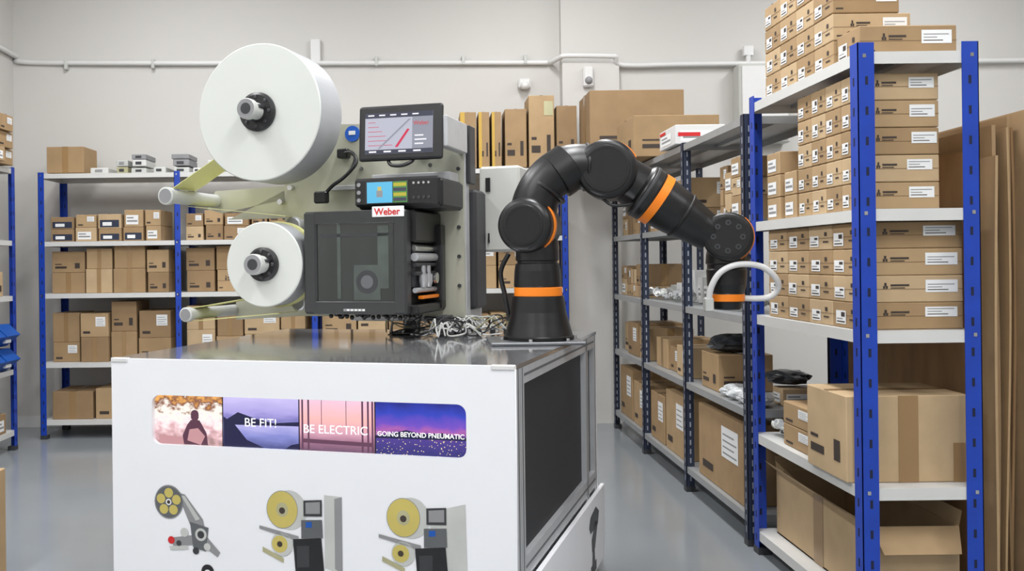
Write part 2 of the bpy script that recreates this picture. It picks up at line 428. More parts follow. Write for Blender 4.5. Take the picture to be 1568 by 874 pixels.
cbox(mb,(1.30,1.84,5.75,6.25,1.941,2.2),{'-y':'print','-x':'print'},ci=1);mb.obj('cardboard_box')
mb=MB()
cbox(mb,(1.16,1.83,6.5,6.95,1.941,2.5),{'-y':'print','-x':'tape'},ci=3);mb.obj('cardboard_box')
mb=MB()
B=(1.40,1.68,5.15,5.5,1.941,2.05);cbox(mb,B,{'-x':'wlabel','-y':'wlabel'},m=M_wplast)
frect(mb,'-y',B,.05,.5,.4,.6,M_red,off=.003);frect(mb,'-x',B,.05,.4,.74,.9,M_red,off=.003);mb.obj('white_product_carton')
fittings('metal_fittings',1.48,1.78,4.2,5.0,1.032,80,.024)
fittings('metal_fittings',1.48,1.54,5.2,6.2,1.032,50,.024)
mb=MB()
for i in range(8): bag(mb,(1.50+(i%2)*.03,4.19+i*.055,.613),random.uniform(.045,.055),M_bag)
mb.obj('plastic_parts_bags')
mb=MB();bag(mb,(1.69,4.32,.695),.10,M_dbag,sx=(1,1.1,.35));bag(mb,(1.6,4.80,.802),.12,M_dbag,sx=(1.1,1,.4));mb.obj('foam_wrapped_parts')
mb=MB()
for i in range(6): cbox(mb,(1.60,1.80,5.2+i*.15,5.2+i*.15+random.uniform(.08,.13),1.032,1.032+random.uniform(.08,.2)),{'-x':'wlabel'},m=random.choice([M_wplast,M_part,M_lab]))
mb.obj('white_parts_cartons')

# --- back-left racks contents
mb=MB()
def bk(x0,x1,z,hm,**k): fill(mb,'-y',x0,x1,6.9,7.25,z+.001,hm,**k)
for i,(xa,xb) in enumerate([(-2.86,-1.95),(-1.84,-.93),(-.82,.09),(.2,1.0)]):
    bk(xa,xb,1.48,.27,wr=(.13,.2),hr=(.09,.13),kinds=('blue','wlabel','label','blue') if i==0 else ('print','wlabel','label'),lo=.9)
    bk(xa,xb,1.09,.37,wr=(.2,.36),hr=(.15,.19),kinds=('print','tape','tape','side'),lo=.97)
    bk(xa,xb,.57,.49,wr=(.2,.3),hr=(.14,.24),kinds=('print','tape','label','tape'),lo=.8)
    bk(xa,xb,.14,.3,wr=(.26,.34),hr=(.2,.28),kinds=('label','tape','label'),lo=.9)
cbox(mb,(-2.88,-2.6,6.92,7.2,2.001,2.2),{'-y':'tape'},ci=1)
mb.obj('cardboard_box_stack')
mb=MB()
x=-2.55
while x<-1.15:
    w=random.uniform(.06,.16);n=random.choice([1,2,2,3])
    for r in range(n):
        m=random.choice([M_part,M_part,M_green,M_shelf,M_wplast,M_inkg]);h=random.uniform(.035,.05)
        mb.box((x+random.uniform(0,.02),6.9,1.992+r*.052),(x+w,7.15,1.992+r*.052+h),m,bev=.004)
        frect(mb,'-y',(x,x+w,6.9,7.15,1.992+r*.052,1.992+r*.052+h),.3,.7,.25,.7,random.choice([M_dgrey,M_inkg]),off=.002)
    x+=w+random.uniform(.005,.06)
mb.obj('small_parts_cartons')
mb=MB()
for x,w,h,k in [(-.3,.22,.3,2),(.0,.12,.32,0),(.14,.1,.3,9),(.25,.13,.42,9),(.39,.09,.42,9),(.49,.08,.42,9),(.59,.17,.44,1),(.77,.2,.54,0),(.98,.16,.46,3)]:
    B=(x,x+w-.008,6.9,7.2,2.001,2.001+h)
    cbox(mb,B,{'-y':'print'},ci=k if k<4 else 1)
    if k==9: frect(mb,'-y',B,.02,.3,0,1,M_label_y,off=.002)
    if x==.77: frect(mb,'-y',B,.6,.95,.72,.92,M_green,off=.003)
mb.obj('cardboard_box_stack')

# --- left wall rack contents
mb=MB()
for z,hm in [(1.48,.3),(1.09,.3),(.14,.3)]:
    fill(mb,'+x',5.52,6.44,-3.28,-2.945,z+.001,hm,wr=(.14,.2),hr=(.09,.2))
for r in range(3): cbox(mb,(-3.26,-2.87+.02*r-.03,6.16-.02*r,6.40-.04*r,2.002+r*.111,2.11+r*.111),{'+x':'label','-y':'label'},ci=1)
cbox(mb,(-3.2,-2.83,6.0,6.13,2.002,2.10),{'+x':'wlabel','-y':'end'},ci=0)
mb.obj('cardboard_box_stack')
mb=MB()
for y in [5.56,5.78,6.0,6.22]:
    for r in range(2):
        z=.571+r*.17
        mb.xz([(-3.25,z),(-2.97,z),(-2.87,z+.08),(-2.95,z+.155),(-3.25,z+.155)],y,y+.2,M_bbin)
        mb.box((-2.925,y+.05,z+.03),(-2.905,y+.13,z+.055),M_lab)
mb.obj('blue_storage_bins')
mb=MB();cbox(mb,(-2.2,-1.745,3.3,3.75,0.001,.47),{'+x':'tape','-y':'tape'},ci=0);mb.obj('cardboard_box')

# --- upright flattened cardboard sheets
mb=MB()
x=1.90
for i in range(30):
    h=random.uniform(1.68,1.82);y0=random.uniform(3.10,3.22);y1=random.uniform(4.1,4.4);tk=random.uniform(.007,.014)
    if i<2:h=1.66-.03*i
    n=10;vs=[];ph=random.uniform(0,6);lean=random.uniform(-.005,.02)
    for k in range(n+1):
        t=k/n;dx=.006*math.sin(ph+t*5)+lean*t
        for (yy,xx) in [(y0,0),(y0,tk),(y1,tk+.03),(y1,.03)]: vs.append((x+dx+xx,yy+.01*math.sin(ph*2+t*3),.002+h*t))
    fs=[(3,2,1,0),(4*n,4*n+1,4*n+2,4*n+3)]
    for k in range(n):
        for j in range(4): fs.append((4*k+j,4*k+(j+1)%4,4*k+4+(j+1)%4,4*k+4+j))
    mb.add(vs,fs,[M_cbsheet,CB[0],CB[1],CB[3]][i%4])
    x+=tk+random.uniform(.004,.016)
mb.obj('flattened_cardboard_sheets')

# ---------------------------------------------------------------- cabinet
TOP=.993
FR=(.247,2.615);FL=(-1.026,2.975);BR=(.70,3.84);BL=(-.66,4.22)
mb=MB()
mb.prism([FL,FR,BR,BL],TOP-.012,TOP,M_steel)
inn=lambda p,c,k:(p[0]+(c[0]-p[0])*k,p[1]+(c[1]-p[1])*k)
cen=((FL[0]+BR[0])/2,(FL[1]+BR[1])/2)
mb.prism([inn(p,cen,.05) for p in (FL,FR,BR,BL)],.06,TOP-.013,M_dgrey)
for p in (FL,FR,BR,BL):
    q=inn(p,cen,.12);mb.cyl((q[0],q[1],0),(q[0],q[1],.06),.03,M_black)
def wallq(a,b,z0,z1,t,m):
    a=Vector(a);b=Vector(b);d=(b-a).normalized();n=Vector((d.y,-d.x))*t
    mb.prism([tuple(a),tuple(b),tuple(b-n),tuple(a-n)],z0,z1,m)
wallq(BL,FL,.05,TOP-.014,.02,M_white);wallq(BR,BL,.05,TOP-.014,.02,M_white)
sd=Vector((BR[0]-FR[0],BR[1]-FR[1]));SL=sd.length;sang=math.atan2(sd.y,sd.x)
SM=Matrix.Translation((FR[0],FR[1],0))@Matrix.Rotation(sang,4,'Z')   # local x along side, -y outward
mb.M=SM
def prof(a,b): mb.box(a,b,M_alu)
prof((.0,0,.05),(.042,.045,TOP-.013));prof((.047,0,.05),(.09,.045,TOP-.013))
prof((SL-.06,0,.05),(SL,.045,TOP-.013));prof((1.06,0,.05),(1.11,.045,TOP-.013))
mb.box((.042,.006,.05),(.047,.04,TOP-.013),M_alud)
for t in (.021,.068,1.085,SL-.03): mb.box((t-.004,-.0008,.05),(t+.004,.002,TOP-.013),M_alud)
prof((.09,0,.93),(SL-.06,.045,TOP-.013));mb.box((.09,-.0008,.952),(SL-.06,.002,.96),M_alud)
prof((.09,0,.355),(SL-.06,.045,.42));mb.box((.09,-.0008,.384),(SL-.06,.002,.392),M_alud)
mb.box((.09,.02,.42),(1.06,.03,.93),M_mesh);mb.box((1.11,.02,.42),(SL-.06,.03,.93),M_dgrey)
mb.box((.09,.02,.05),(SL-.06,.03,.355),M_alu)
mb.box((.05,-.018,.04),(SL+.055,-.001,.345),M_white,bev=.003)
y=-.0188
for pts in [[(1.0,.02),(1.12,.02),(1.12,.06),(1.0,.06)],[(1.03,.06),(1.09,.06),(1.08,.12),(1.04,.12)],[(1.03,.11),(1.09,.11),(1.16,.2),(1.1,.22),(1.02,.16)],[(1.0,.19),(1.16,.19),(1.19,.235),(1.12,.27),(1.0,.255),(.97,.22)]]:
    mb.add([(a+.03,y,b+.03) for a,b in pts],[list(range(len(pts)))],M_black)
mb.M=Matrix.Identity(4)
cab=mb.obj('machine_cabinet')
FW=(Vector(FR)-Vector(FL)).length
fa=math.atan2(FR[1]-FL[1],FR[0]-FL[0])
def rrect(x0,x1,z0,z1,r,n=6):
    P=[]
    for cx,cz,a in [(x1-r,z1-r,0),(x0+r,z1-r,90),(x0+r,z0+r,180),(x1-r,z0+r,270)]:
        for k in range(n+1):
            t=math.radians(a+90*k/n);P.append((cx+r*math.cos(t),cz+r*math.sin(t)))
    return P
hole=rrect(.147,1.178,.722,.879,.028)
cu=bpy.data.curves.new('front_panel','CURVE');cu.dimensions='2D';cu.fill_mode='BOTH';cu.extrude=.008
for P in ([(0.0,.04),(FW+.0,.04),(FW+.0,TOP-.001),(0.0,TOP-.001)],hole):
    sp=cu.splines.new('POLY');sp.points.add(len(P)-1);sp.use_cyclic_u=True
    for i,p in enumerate(P): sp.points[i].co=(p[0],p[1],0,1)
cu.materials.append(M_white)
FP=bpy.data.objects.new('front_panel',cu);COL.objects.link(FP)
frame=bpy.data.objects.new('front_assembly',None);COL.objects.link(frame);frame.parent=cab
frame.location=(FL[0],FL[1],0);frame.rotation_euler=(0,0,fa)
FP.parent=frame;FP.rotation_euler=(H,0,0);FP.location=(0,-.008,0)
mb=MB();mb.box((.13,.006,.70),(1.195,.012,.90),M_black)
mb.box((0,-.02,TOP-.012),(.06,0,TOP+.002),M_wplast,bev=.002);mb.box((FW-.07,-.02,TOP-.012),(FW,0.0,TOP+.002),M_wplast,bev=.002)
mb.obj('display_bezel',parent=frame)
def picmat(name,stops,nscale,namt,spark=0,stretch=(1,1,1),strength=1.1,sparkcol=(1,.8,.4)):
    m=bpy.data.materials.new(name);m.use_nodes=True;nt=m.node_tree;b=nt.nodes['Principled BSDF'];N=nt.nodes.new;L=nt.links.new
    uv=N('ShaderNodeUVMap');sp=N('ShaderNodeSeparateXYZ');L(uv.outputs[0],sp.inputs[0])
    mp=N('ShaderNodeMapping');mp.inputs['Scale'].default_value=stretch;L(uv.outputs[0],mp.inputs[0])
    nz=N('ShaderNodeTexNoise');nz.inputs['Scale'].default_value=nscale;nz.inputs['Detail'].default_value=6;L(mp.outputs[0],nz.inputs['Vector'])
    s1=N('ShaderNodeMath');s1.operation='SUBTRACT';L(nz.outputs['Fac'],s1.inputs[0]);s1.inputs[1].default_value=.5
    s2=N('ShaderNodeMath');s2.operation='MULTIPLY_ADD';L(s1.outputs[0],s2.inputs[0]);s2.inputs[1].default_value=namt;L(sp.outputs['Y'],s2.inputs[2])
    r=N('ShaderNodeValToRGB');cr=r.color_ramp
    while len(cr.elements)<len(stops): cr.elements.new(.5)
    for e,(p,c) in zip(cr.elements,stops): e.position=p;e.color=(*c,1)
    L(s2.outputs[0],r.inputs[0]);out=r.outputs[0]
    if spark:
        vz=N('ShaderNodeTexVoronoi');vz.inputs['Scale'].default_value=spark;L(mp.outputs[0],vz.inputs['Vector'])
        lt=N('ShaderNodeMath');lt.operation='LESS_THAN';L(vz.outputs['Distance'],lt.inputs[0]);lt.inputs[1].default_value=.2
        g=N('ShaderNodeMath');g.operation='LESS_THAN';L(sp.outputs['Y'],g.inputs[0]);g.inputs[1].default_value=.42
        g2=N('ShaderNodeMath');g2.operation='MULTIPLY';L(lt.outputs[0],g2.inputs[0]);L(g.outputs[0],g2.inputs[1])
        mx=N('ShaderNodeMixRGB');L(g2.outputs[0],mx.inputs[0]);L(out,mx.inputs[1]);mx.inputs[2].default_value=(*sparkcol,1);out=mx.outputs[0]
    b.inputs['Base Color'].default_value=(.02,.02,.02,1);b.inputs['Roughness'].default_value=.15
    L(out,b.inputs['Emission Color']);b.inputs['Emission Strength'].default_value=strength
    return m
P1=picmat('picture_autumn_park',[(.0,S(165,130,130)),(.25,S(225,180,185)),(.45,S(252,232,234)),(.66,S(255,244,232)),(.82,S(130,72,46)),(1,S(240,175,95))],9,1.0)
P2=picmat('picture_misty_lake',[(0,S(60,65,125)),(.25,S(130,135,205)),(.42,S(180,175,230)),(.55,S(120,115,185)),(.66,S(165,155,220)),(1,S(208,198,245))],3,.25,stretch=(1,3,1))
P3=picmat('picture_sunrise_window',[(0,S(90,60,90)),(.22,S(165,115,140)),(.35,S(215,160,180)),(.6,S(248,185,180)),(1,S(240,200,225))],4,.12,stretch=(1,2,1))
P4=picmat('picture_city_dusk',[(0,S(30,30,110)),(.3,S(70,50,140)),(.45,S(170,90,170)),(.55,S(110,70,190)),(.75,S(40,60,185)),(1,S(25,32,125))],5,.3,spark=34,stretch=(1,.7,1))
xs_=[.142,.387,.647,.893,1.183]
for i,m in enumerate([P1,P2,P3,P4]):
    me=bpy.data.meshes.new('display_picture_%d'%(i+1));a,b=xs_[i]+.002,xs_[i+1]-.002
    me.from_pydata([(a,.004,.716),(b,.004,.716),(b,.004,.885),(a,.004,.885)],[],[(0,1,2,3)])
    u=me.uv_layers.new(name='UVMap')
    for k,c in enumerate([(0,0),(1,0),(1,1),(0,1)]): u.data[k].uv=c
    me.materials.append(m);o=bpy.data.objects.new('display_picture_%d'%(i+1),me);COL.objects.link(o);o.parent=frame
E_fig=emis('picture_figure',S(100,60,80),.8);E_hill=emis('picture_hill',S(34,34,76),.8);E_fr=emis('picture_window_frame',S(110,70,95),.8)
E_skin=emis('picture_pale',S(215,160,165),.8)
mb=MB()
def fl(pts,m,y=.0035): mb.add([(a,y,b) for a,b in pts],[list(range(len(pts)))],m)
fl([(.25,.722),(.335,.722),(.33,.76),(.312,.79),(.305,.80),(.275,.80),(.262,.785),(.245,.75)],E_fig)
fl(rrect(.275,.303,.797,.832,.0135),E_fig,.0033)
fl([(.262,.735),(.31,.722),(.325,.75),(.3,.775),(.27,.77)],E_skin,.003)
fl([(.16,.722),(.25,.722),(.25,.745),(.16,.75)],E_skin,.0036)
fl([(.39,.722),(.53,.722),(.47,.745),(.43,.79),(.39,.815)],E_hill)
fl([(.39,.80),(.44,.83),(.50,.812),(.56,.80),(.645,.806),(.645,.793),(.39,.79)],E_hill,.0036)
fl([(.6,.722),(.645,.722),(.645,.74),(.62,.735)],E_hill)
for x in (.655,.675,.85,.868,.882): fl([(x,.722),(x+.006,.722),(x+.006,.88),(x,.88)],E_fr)
fl([(.66,.745),(.885,.74),(.885,.752),(.66,.757)],E_fr,.0034)
for x in (.72,.80): fl([(x,.80),(x+.002,.80),(x+.002,.88),(x,.88)],E_fr)
fl([(.895,.775),(.95,.785),(.99,.795),(1.04,.785),(1.1,.79),(1.18,.778),(1.18,.77),(.895,.768)],E_hill)
mb.obj('display_picture_shapes',parent=frame)
E_txt=emis('display_lettering',(1,1,1),1.1)
text(frame,'BE FIT!',(.462,.0025,.787),FRONT,.038,E_txt,'display_lettering')
text(frame,'BE ELECTRIC',(.66,.0025,.775),FRONT,.037,E_txt,'display_lettering')
text(frame,'GOING BEYOND PNEUMATIC',(.900,.0025,.775),FRONT,.0200,E_txt,'display_lettering',bold=.0003)

# printed machine pictures on the white front
mb=MB();Y=-.0172
def pp(pts,m,k=0): mb.add([(a,Y-.0003*k,b+TOP) for a,b in pts],[list(range(len(pts)))],m)
def disc(cx,cz,r,m,k=0,n=28,sx=1): pp([(cx+r*sx*math.cos(2*math.pi*i/n),cz+r*math.sin(2*math.pi*i/n)) for i in range(n)],m,k)
disc(.205,-.452,.054,M_inkg,0,sx=.95);disc(.205,-.452,.050,M_alud,1,sx=.95)
for i in range(5):
    a=i*2*math.pi/5+.3;disc(.205+.029*math.cos(a),-.452+.029*math.sin(a),.0155,M_yel,2)
disc(.205,-.452,.010,M_lab,3);disc(.205,-.452,.006,M_ink,4)
pp([(.235,-.42),(.262,-.425),(.325,-.5),(.34,-.56),(.30,-.565),(.28,-.52)],M_inkg,0)
pp([(.25,-.43),(.262,-.43),(.315,-.5),(.30,-.505)],M_part,1)
pp([(.21,-.565),(.33,-.545),(.385,-.60),(.375,-.615),(.32,-.58),(.22,-.59)],M_inkg,1)
pp([(.28,-.51),(.345,-.525),(.335,-.60),(.29,-.59)],M_alud,2);disc(.318,-.548,.02,M_part,3);disc(.318,-.548,.012,M_dgrey,4)
disc(.213,-.572,.012,M_red,4);disc(.30,-.60,.011,M_dgrey,4);disc(.24,-.58,.009,M_dgrey,4);disc(.26,-.545,.014,M_part,4);disc(.34,-.585,.012,M_part,4)
pp([(.205,-.592),(.27,-.585),(.275,-.597),(.21,-.604)],M_part,3)
for ox,wide in ((0,0),(.388,1)):
    if not wide:
        pp([(.735+ox,-.40),(.792+ox,-.403),(.792+ox,-.635),(.735+ox,-.62)],M_part,0);pp([(.768+ox,-.41),(.792+ox,-.403),(.792+ox,-.635),(.768+ox,-.62)],M_inkg,1)
    else:
        pp([(.68+ox,-.43),(.785+ox,-.402),(.79+ox,-.66),(.68+ox,-.65)],M_part,0)
    disc(.62+ox,-.452,.060,M_part,1,sx=.95);disc(.597+ox,-.452,.058,M_inkg,2,sx=.9);disc(.597+ox,-.452,.056,M_yel,3,sx=.9);disc(.597+ox,-.452,.022,M_green,4,sx=.9);disc(.597+ox,-.455,.010,M_ink,5)
    pp([(.52+ox,-.505),(.65+ox,-.53),(.65+ox,-.545),(.52+ox,-.515)],M_inkg,3)
    disc(.595+ox,-.558,.036,M_part,3);disc(.588+ox,-.558,.026,M_yel,4);disc(.588+ox,-.558,.009,M_ink,5)
    pp([(.53+ox,-.57),(.6+ox,-.60),(.6+ox,-.615),(.53+ox,-.585)],M_green,2)
    pp([(.632+ox,-.54),(.725+ox,-.53),(.735+ox,-.655),(.64+ox,-.645)],M_black,5);pp([(.645+ox,-.56),(.685+ox,-.556),(.685+ox,-.62),(.645+ox,-.625)],M_dgrey,6)
    pp([(.668+ox,-.42),(.728+ox,-.415),(.728+ox,-.465),(.668+ox,-.468)],M_dgrey,6);pp([(.675+ox,-.426),(.722+ox,-.421),(.722+ox,-.457),(.675+ox,-.46)],M_inkg,7)
    pp([(.66+ox,-.48),(.728+ox,-.475),(.73+ox,-.53),(.66+ox,-.535)],M_alud,6);pp([(.675+ox,-.485),(.695+ox,-.483),(.695+ox,-.50),(.675+ox,-.502)],M_bbin,7)
for cx in (.34,.765):
    disc(cx,-.662,.022,M_black,1);disc(cx,-.668,.012,M_white,2)
    pp([(cx-.03,-.9),(cx+.03,-.9),(cx+.02,-.68),(cx-.02,-.68)],M_black,2)
mb.obj('printed_machine_pictures',parent=frame)

# ---------------------------------------------------------------- label printing machine (local frame: +y into depth)
mb=MB()
mb.xz([(-.98,.50),(-.70,.62),(-.70,.98),(-.56,.98),(-.52,.90),(.05,.87),(.12,.83),(.12,.07),(-.30,.07),(-.62,.07),(-.95,.05),(-.95,.13),(-.70,.18),(-.70,.50)],.36,.375,M_plate)
mb.xz([(-1.09,.55),(-1.02,.53),(-.7,.58),(-.7,.64),(-1.05,.63)],.36,.375,M_plate)
mb.box((.075,.376,.02),(.125,.43,.86),M_alu,bev=.003);mb.box((.092,.3755,.03),(.104,.376,.85),M_alud)
mb.box((.127,.38,.62),(.145,.46,.86),M_dgrey,bev=.004)
for z in (.2,.32,.44,.56,.68,.78): mb.cyl((.1,.352,z),(.1,.376,z),.008,M_dgrey,n=10)
mb.box((.0,.44,.1),(.15,.60,.60),M_dgrey,bev=.012)
mb.box((.12,.60,.34),(.30,.76,.71),M_cream,bev=.01);mb.box((.295,.62,.40),(.31,.7,.44),M_black,bev=.004);mb.cyl((.30,.66,.55),(.325,.66,.55),.02,M_dgrey)
mb.box((.16,.59,.38),(.165,.6,.42),M_black);mb.box((.15,.594,.60),(.17,.60,.66),M_black)
mb.box((.02,.40,0),(.12,.62,.1),M_alu,bev=.004)
mb.box((-.16,.38,.0),(-.10,.44,.1),M_black,bev=.004);mb.box((-.19,.30,0),(-.06,.50,.012),M_black,bev=.003);mb.box((-.40,.38,.05),(.08,.43,.09),M_alu,bev=.003)
mb.box((.03,.25,0),(.07,.42,.08),M_dgrey,bev=.003)
def roll(cx,cz,r,y0,L,hub,sp):
    n=72
    mb.lathe((cx,y0,cz),(0,1,0),[(.0,r*.25,M_roll),(0,r-.004,M_roll),(.004,r,M_rolls),(L-.004,r,M_rolls),(L,r-.004,M_roll),(L,.02,M_roll)],M_rolls,n=n,cap=False)
    mb.lathe((cx,y0-.02,cz),(0,1,0),[(0,hub*.55,M_black),(0,hub*.86,M_black),(.006,hub,M_black),(.02,hub,M_black),(.06,hub,M_black)],M_black,n=40)
    for k in range(8):
        a=k*math.pi/4;mb.box((cx+hub*.75*math.cos(a)-.006,y0-.026,cz+hub*.75*math.sin(a)-.006),(cx+hub*.75*math.cos(a)+.006,y0-.018,cz+hub*.75*math.sin(a)+.006),M_dgrey,bev=.002)
    mb.lathe((cx,y0-sp,cz),(0,1,0),[(0,.024,M_inkg),(0,.038,M_part),(.004,.041,M_part),(.03,.041,M_part),(.034,.035,M_part),(sp+.04,.035,M_part)],M_part,n=28)
    for k in range(3):
        a=k*2*math.pi/3+.4;mb.box((cx+.037*math.cos(a)-.006,y0-sp+.036,cz+.037*math.sin(a)-.006),(cx+.037*math.cos(a)+.006,y0-.02,cz+.037*math.sin(a)+.006),M_dgrey,bev=.002)
    mb.cyl((cx,y0-sp-.001,cz),(cx,y0-sp+.002,cz),.022,M_dgrey)
    mb.cyl((cx,y0+L,cz),(cx,.37,cz),.03,M_alu)
roll(-.622,.905,.275,0,.2,.078,.10)
roll(-.606,.297,.170,0,.11,.068,.09)
mb.lathe((-.606,.115,.297),(0,1,0),[(0,.03),(0,.176),(.03,.176),(.03,.03)],M_liner,n=48,cap=False)
def groll(x,z,y0,y1,r=.03,m=M_part):
    mb.lathe((x,y0,z),(0,1,0),[(0,.012,M_inkg),(0,r*.8,m),(.003,r,m),(.03,r,m),(.03,r*.8,m),(y1-y0,r*.8,m)],m,n=28)
groll(-1.05,.585,-.02,.37,.037);groll(-.96,.095,-.02,.37,.03)
groll(-.58,.46,.2,.37,.036,M_alu);groll(-.56,.135,.2,.37,.034,M_alu)
for (x,z) in ((-.71,.57),(-.66,.63)): mb.cyl((x,.33,z),(x,.365,z),.012,M_chrome,n=12)
def web(p,q,y0,y1,m=M_liner):
    (x0,z0),(x1,z1)=p,q
    d=Vector((x1-x0,0,z1-z0)).normalized();n=Vector((-d.z,0,d.x))*.0012
    vs=[]
    for (x,z) in (p,q):
        for y in (y0,y1):
            for s_ in (1,-1): vs.append((x+n.x*s_,y,z+n.z*s_))
    mb.add(vs,[(0,2,3,1),(4,5,7,6),(0,4,6,2),(1,3,7,5),(0,1,5,4),(2,6,7,3)],m)
web((-1.05,.618),(-.84,.735),.03,.20);web((-1.05,.55),(-.58,.495),.14,.34);web((-.96,.065),(-.56,.100),.03,.2);web((-.96,.12),(-.70,.16),.03,.14);web((-.47,.43),(-.42,.12),.13,.30)
# ---- printer body
mb.box((-.425,.05,.11),(-.03,.36,.50),M_black,bev=.01)
mb.box((-.42,.05,.375),(.02,.37,.50),M_black,bev=.008);mb.box((-.03,.3,.11),(.04,.36,.45),M_black,bev=.004)
mb.box((-.04,.04,.10),(.035,.36,.135),M_black,bev=.005)
def frame_xz(x0,x1,z0,z1,w,y0,y1,m,bev=.006):
    mb.box((x0,y0,z0),(x0+w,y1,z1),m,bev=bev);mb.box((x1-w,y0,z0),(x1,y1,z1),m,bev=bev)
    mb.box((x0+w*.8,y0+.001,z0),(x1-w*.8,y1,z0+w*.9),m,bev=.002);mb.box((x0+w*.8,y0+.001,z1-w*.9),(x1-w*.8,y1,z1),m,bev=.002)
frame_xz(-.43,.0,.10,.50,.055,.0,.06,M_door,.008)
mb.box((-.38,.012,.145),(-.05,.02,.455),M_glass)
mb.box((-.29,.0105,.16),(-.275,.0122,.45),M_glassg);mb.box((-.12,.0105,.20),(-.075,.0122,.44),M_glassg)  # pale upright strips: reflections painted on the window
mb.box((-.36,.0105,.40),(-.06,.0122,.412),M_dgrey)
mb.box((-.22,.0102,.155),(-.11,.0122,.29),M_glassg)
mb.lathe((-.165,.0095,.225),(0,1,0),[(0,.026),(0,.045),(.002,.045)],M_dgrey,n=28);mb.lathe((-.165,.009,.225),(0,1,0),[(0,.0),(0,.026)],M_alud,n=20,cap=False)
mb.box((-.26,-.002,.112),(-.17,.001,.122),M_inkg)
for i in range(5): mb.box((-.245+i*.016,-.0025,.114),(-.235+i*.016,-.0015,.120),M_lab)
# exposed print mechanism (right side)
for z,r,m in ((.352,.012,M_chrome),(.318,.016,M_alu),(.288,.008,M_dgrey),(.255,.008,M_dgrey),(.19,.010,M_alu)): mb.cyl((.012,.06,z),(.012,.34,z),r,m,n=16)
for y_ in (.14,.20): mb.lathe((.018,y_,.2),(0,0,1),[(0,.012),(.02,.018),(.05,.018),(.055,.010),(.085,.010)],M_alu,n=14)
mb.box((-.02,.07,.20),(.0,.33,.37),M_dgrey,bev=.003)
mb.box((.01,.10,.155),(.03,.32,.168),M_orange,bev=.002);mb.box((.005,.30,.14),(.045,.34,.37),M_dgrey,bev=.004)
mb.lathe((.03,.25,.235),(1,0,0),[(0,.022),(.01,.022)],M_chrome,n=18)
for i in range(26): mb.ball((-.36+i*.0155,.10+.02*math.sin(i),.088+.006*math.sin(i*1.9)),.010,M_black,n=8)
mb.box((-.135,-.006,.472),(-.005,.0,.512),M_lab,bev=.002)
# ---- control unit with lcd
mb.box((-.22,.05,.505),(.13,.33,.62),M_black,bev=.012)
mb.box((-.225,.035,.515),(.125,.055,.625),M_black,bev=.01)
mb.box((-.175,.0325,.525),(.0,.035,.612),M_dgrey)
mb.box((-.17,.031,.528),(-.065,.033,.608),E_cyan);mb.box((-.062,.031,.528),(-.005,.033,.608),E_green)
for i in range(4): mb.box((-.060,.0302,.533+i*.019),(-.008,.0312,.546+i*.019),E_yell if i%2 else E_dark)
mb.box((-.13,.0302,.55),(-.105,.0312,.575),M_inkg);mb.box((-.125,.030,.575),(-.11,.0311,.59),M_yel)
for i in range(4):
    mb.cyl((.022+.02*i,.036,.600),(.022+.02*i,.031,.600),.005,M_chrome,n=10);mb.cyl((.022+.02*i,.036,.545),(.022+.02*i,.031,.545),.006,M_dgrey,n=12)
for i in range(3): mb.cyl((-.205,.036,.54+.03*i),(-.205,.031,.54+.03*i),.008,M_inkg,n=12)
# ---- tablet / touch panel
T=Matrix.Translation((-.045,.08,.80))@Matrix.Rotation(math.radians(-4),4,'X')@Matrix.Rotation(math.radians(3),4,'Z')
mb.M=T
mb.box((-.17,-.012,-.108),(.17,.012,.108),M_black,bev=.01,seg=2);mb.box((-.155,.012,-.095),(.155,.03,.095),M_dgrey,bev=.008)
mb.box((-.142,-.0135,-.082),(.132,-.012,.078),E_lgrey);mb.box((-.142,-.0145,.058),(.132,-.0135,.078),E_dark);mb.box((-.142,-.0145,-.082),(.132,-.0135,-.066),E_dark)
mb.box((.05,-.0145,-.066),(.132,-.0135,.058),E_grey)
for i in range(6): mb.box((-.13,-.0142,-.05+i*.018),(-.03-.014*i,-.0138,-.048+i*.018),E_pink)
vs=[(-.09,-.0146,-.062),(-.08,-.0146,-.062),(.045,-.0146,.05),(.035,-.0146,.05)];mb.add(vs,[(0,1,2,3)],E_grey)
vs=[(-.02,-.0148,-.058),(-.008,-.0148,-.058),(.04,-.0148,.01),(.03,-.0148,.012)];mb.add(vs,[(0,1,2,3)],E_pink)
for i in range(3): mb.box((.06,-.0148,-.05+i*.016),(.095+.012*(i%2),-.0144,-.045+i*.016),E_white)
for i in range(5): mb.box((-.13+i*.045,-.0148,.066),(-.105+i*.045,-.0144,.071),E_white)
for i in range(4): mb.box((-.125+i*.06,-.0148,-.077),(-.095+i*.06,-.0144,-.071),E_white)
mb.M=Matrix.Identity(4)
mb.cyl((-.05,.10,.80),(-.05,.30,.80),.018,M_dgrey);mb.box((-.1,.28,.76),(0,.36,.84),M_dgrey,bev=.005)
mb.box((.1,.09,.74),(.14,.36,.90-.04),M_alu,bev=.004)
mb.tube([(-.10,.08,.70),(-.08,.06,.675),(-.03,.05,.67),(.0,.07,.685),(.0,.1,.70)],.007,M_black)
mb.lathe((-.37,.352,.85),(0,1,0),[(0,.0),(0,.034),(.006,.034)],M_bluest,n=28,cap=False);mb.box((-.385,.349,.845),(-.355,.352,.862),M_lab)
mb.tube([(-.42,.33,.76),(-.36,.32,.765),(-.33,.30,.72),(-.37,.27,.66),(-.42,.25,.62),(-.46,.25,.58)],.008,M_black)
mb.tube([(-.40,.33,.77),(-.34,.31,.75),(-.35,.29,.69),(-.40,.27,.64)],.007,M_black)
mb.box((-.50,.235,.55),(-.44,.27,.60),M_black,bev=.006);mb.box((-.43,.32,.745),(-.38,.36,.785),M_black,bev=.005)
mb.box((-.47,.34,.61),(-.28,.36,.63),M_alu,bev=.002)
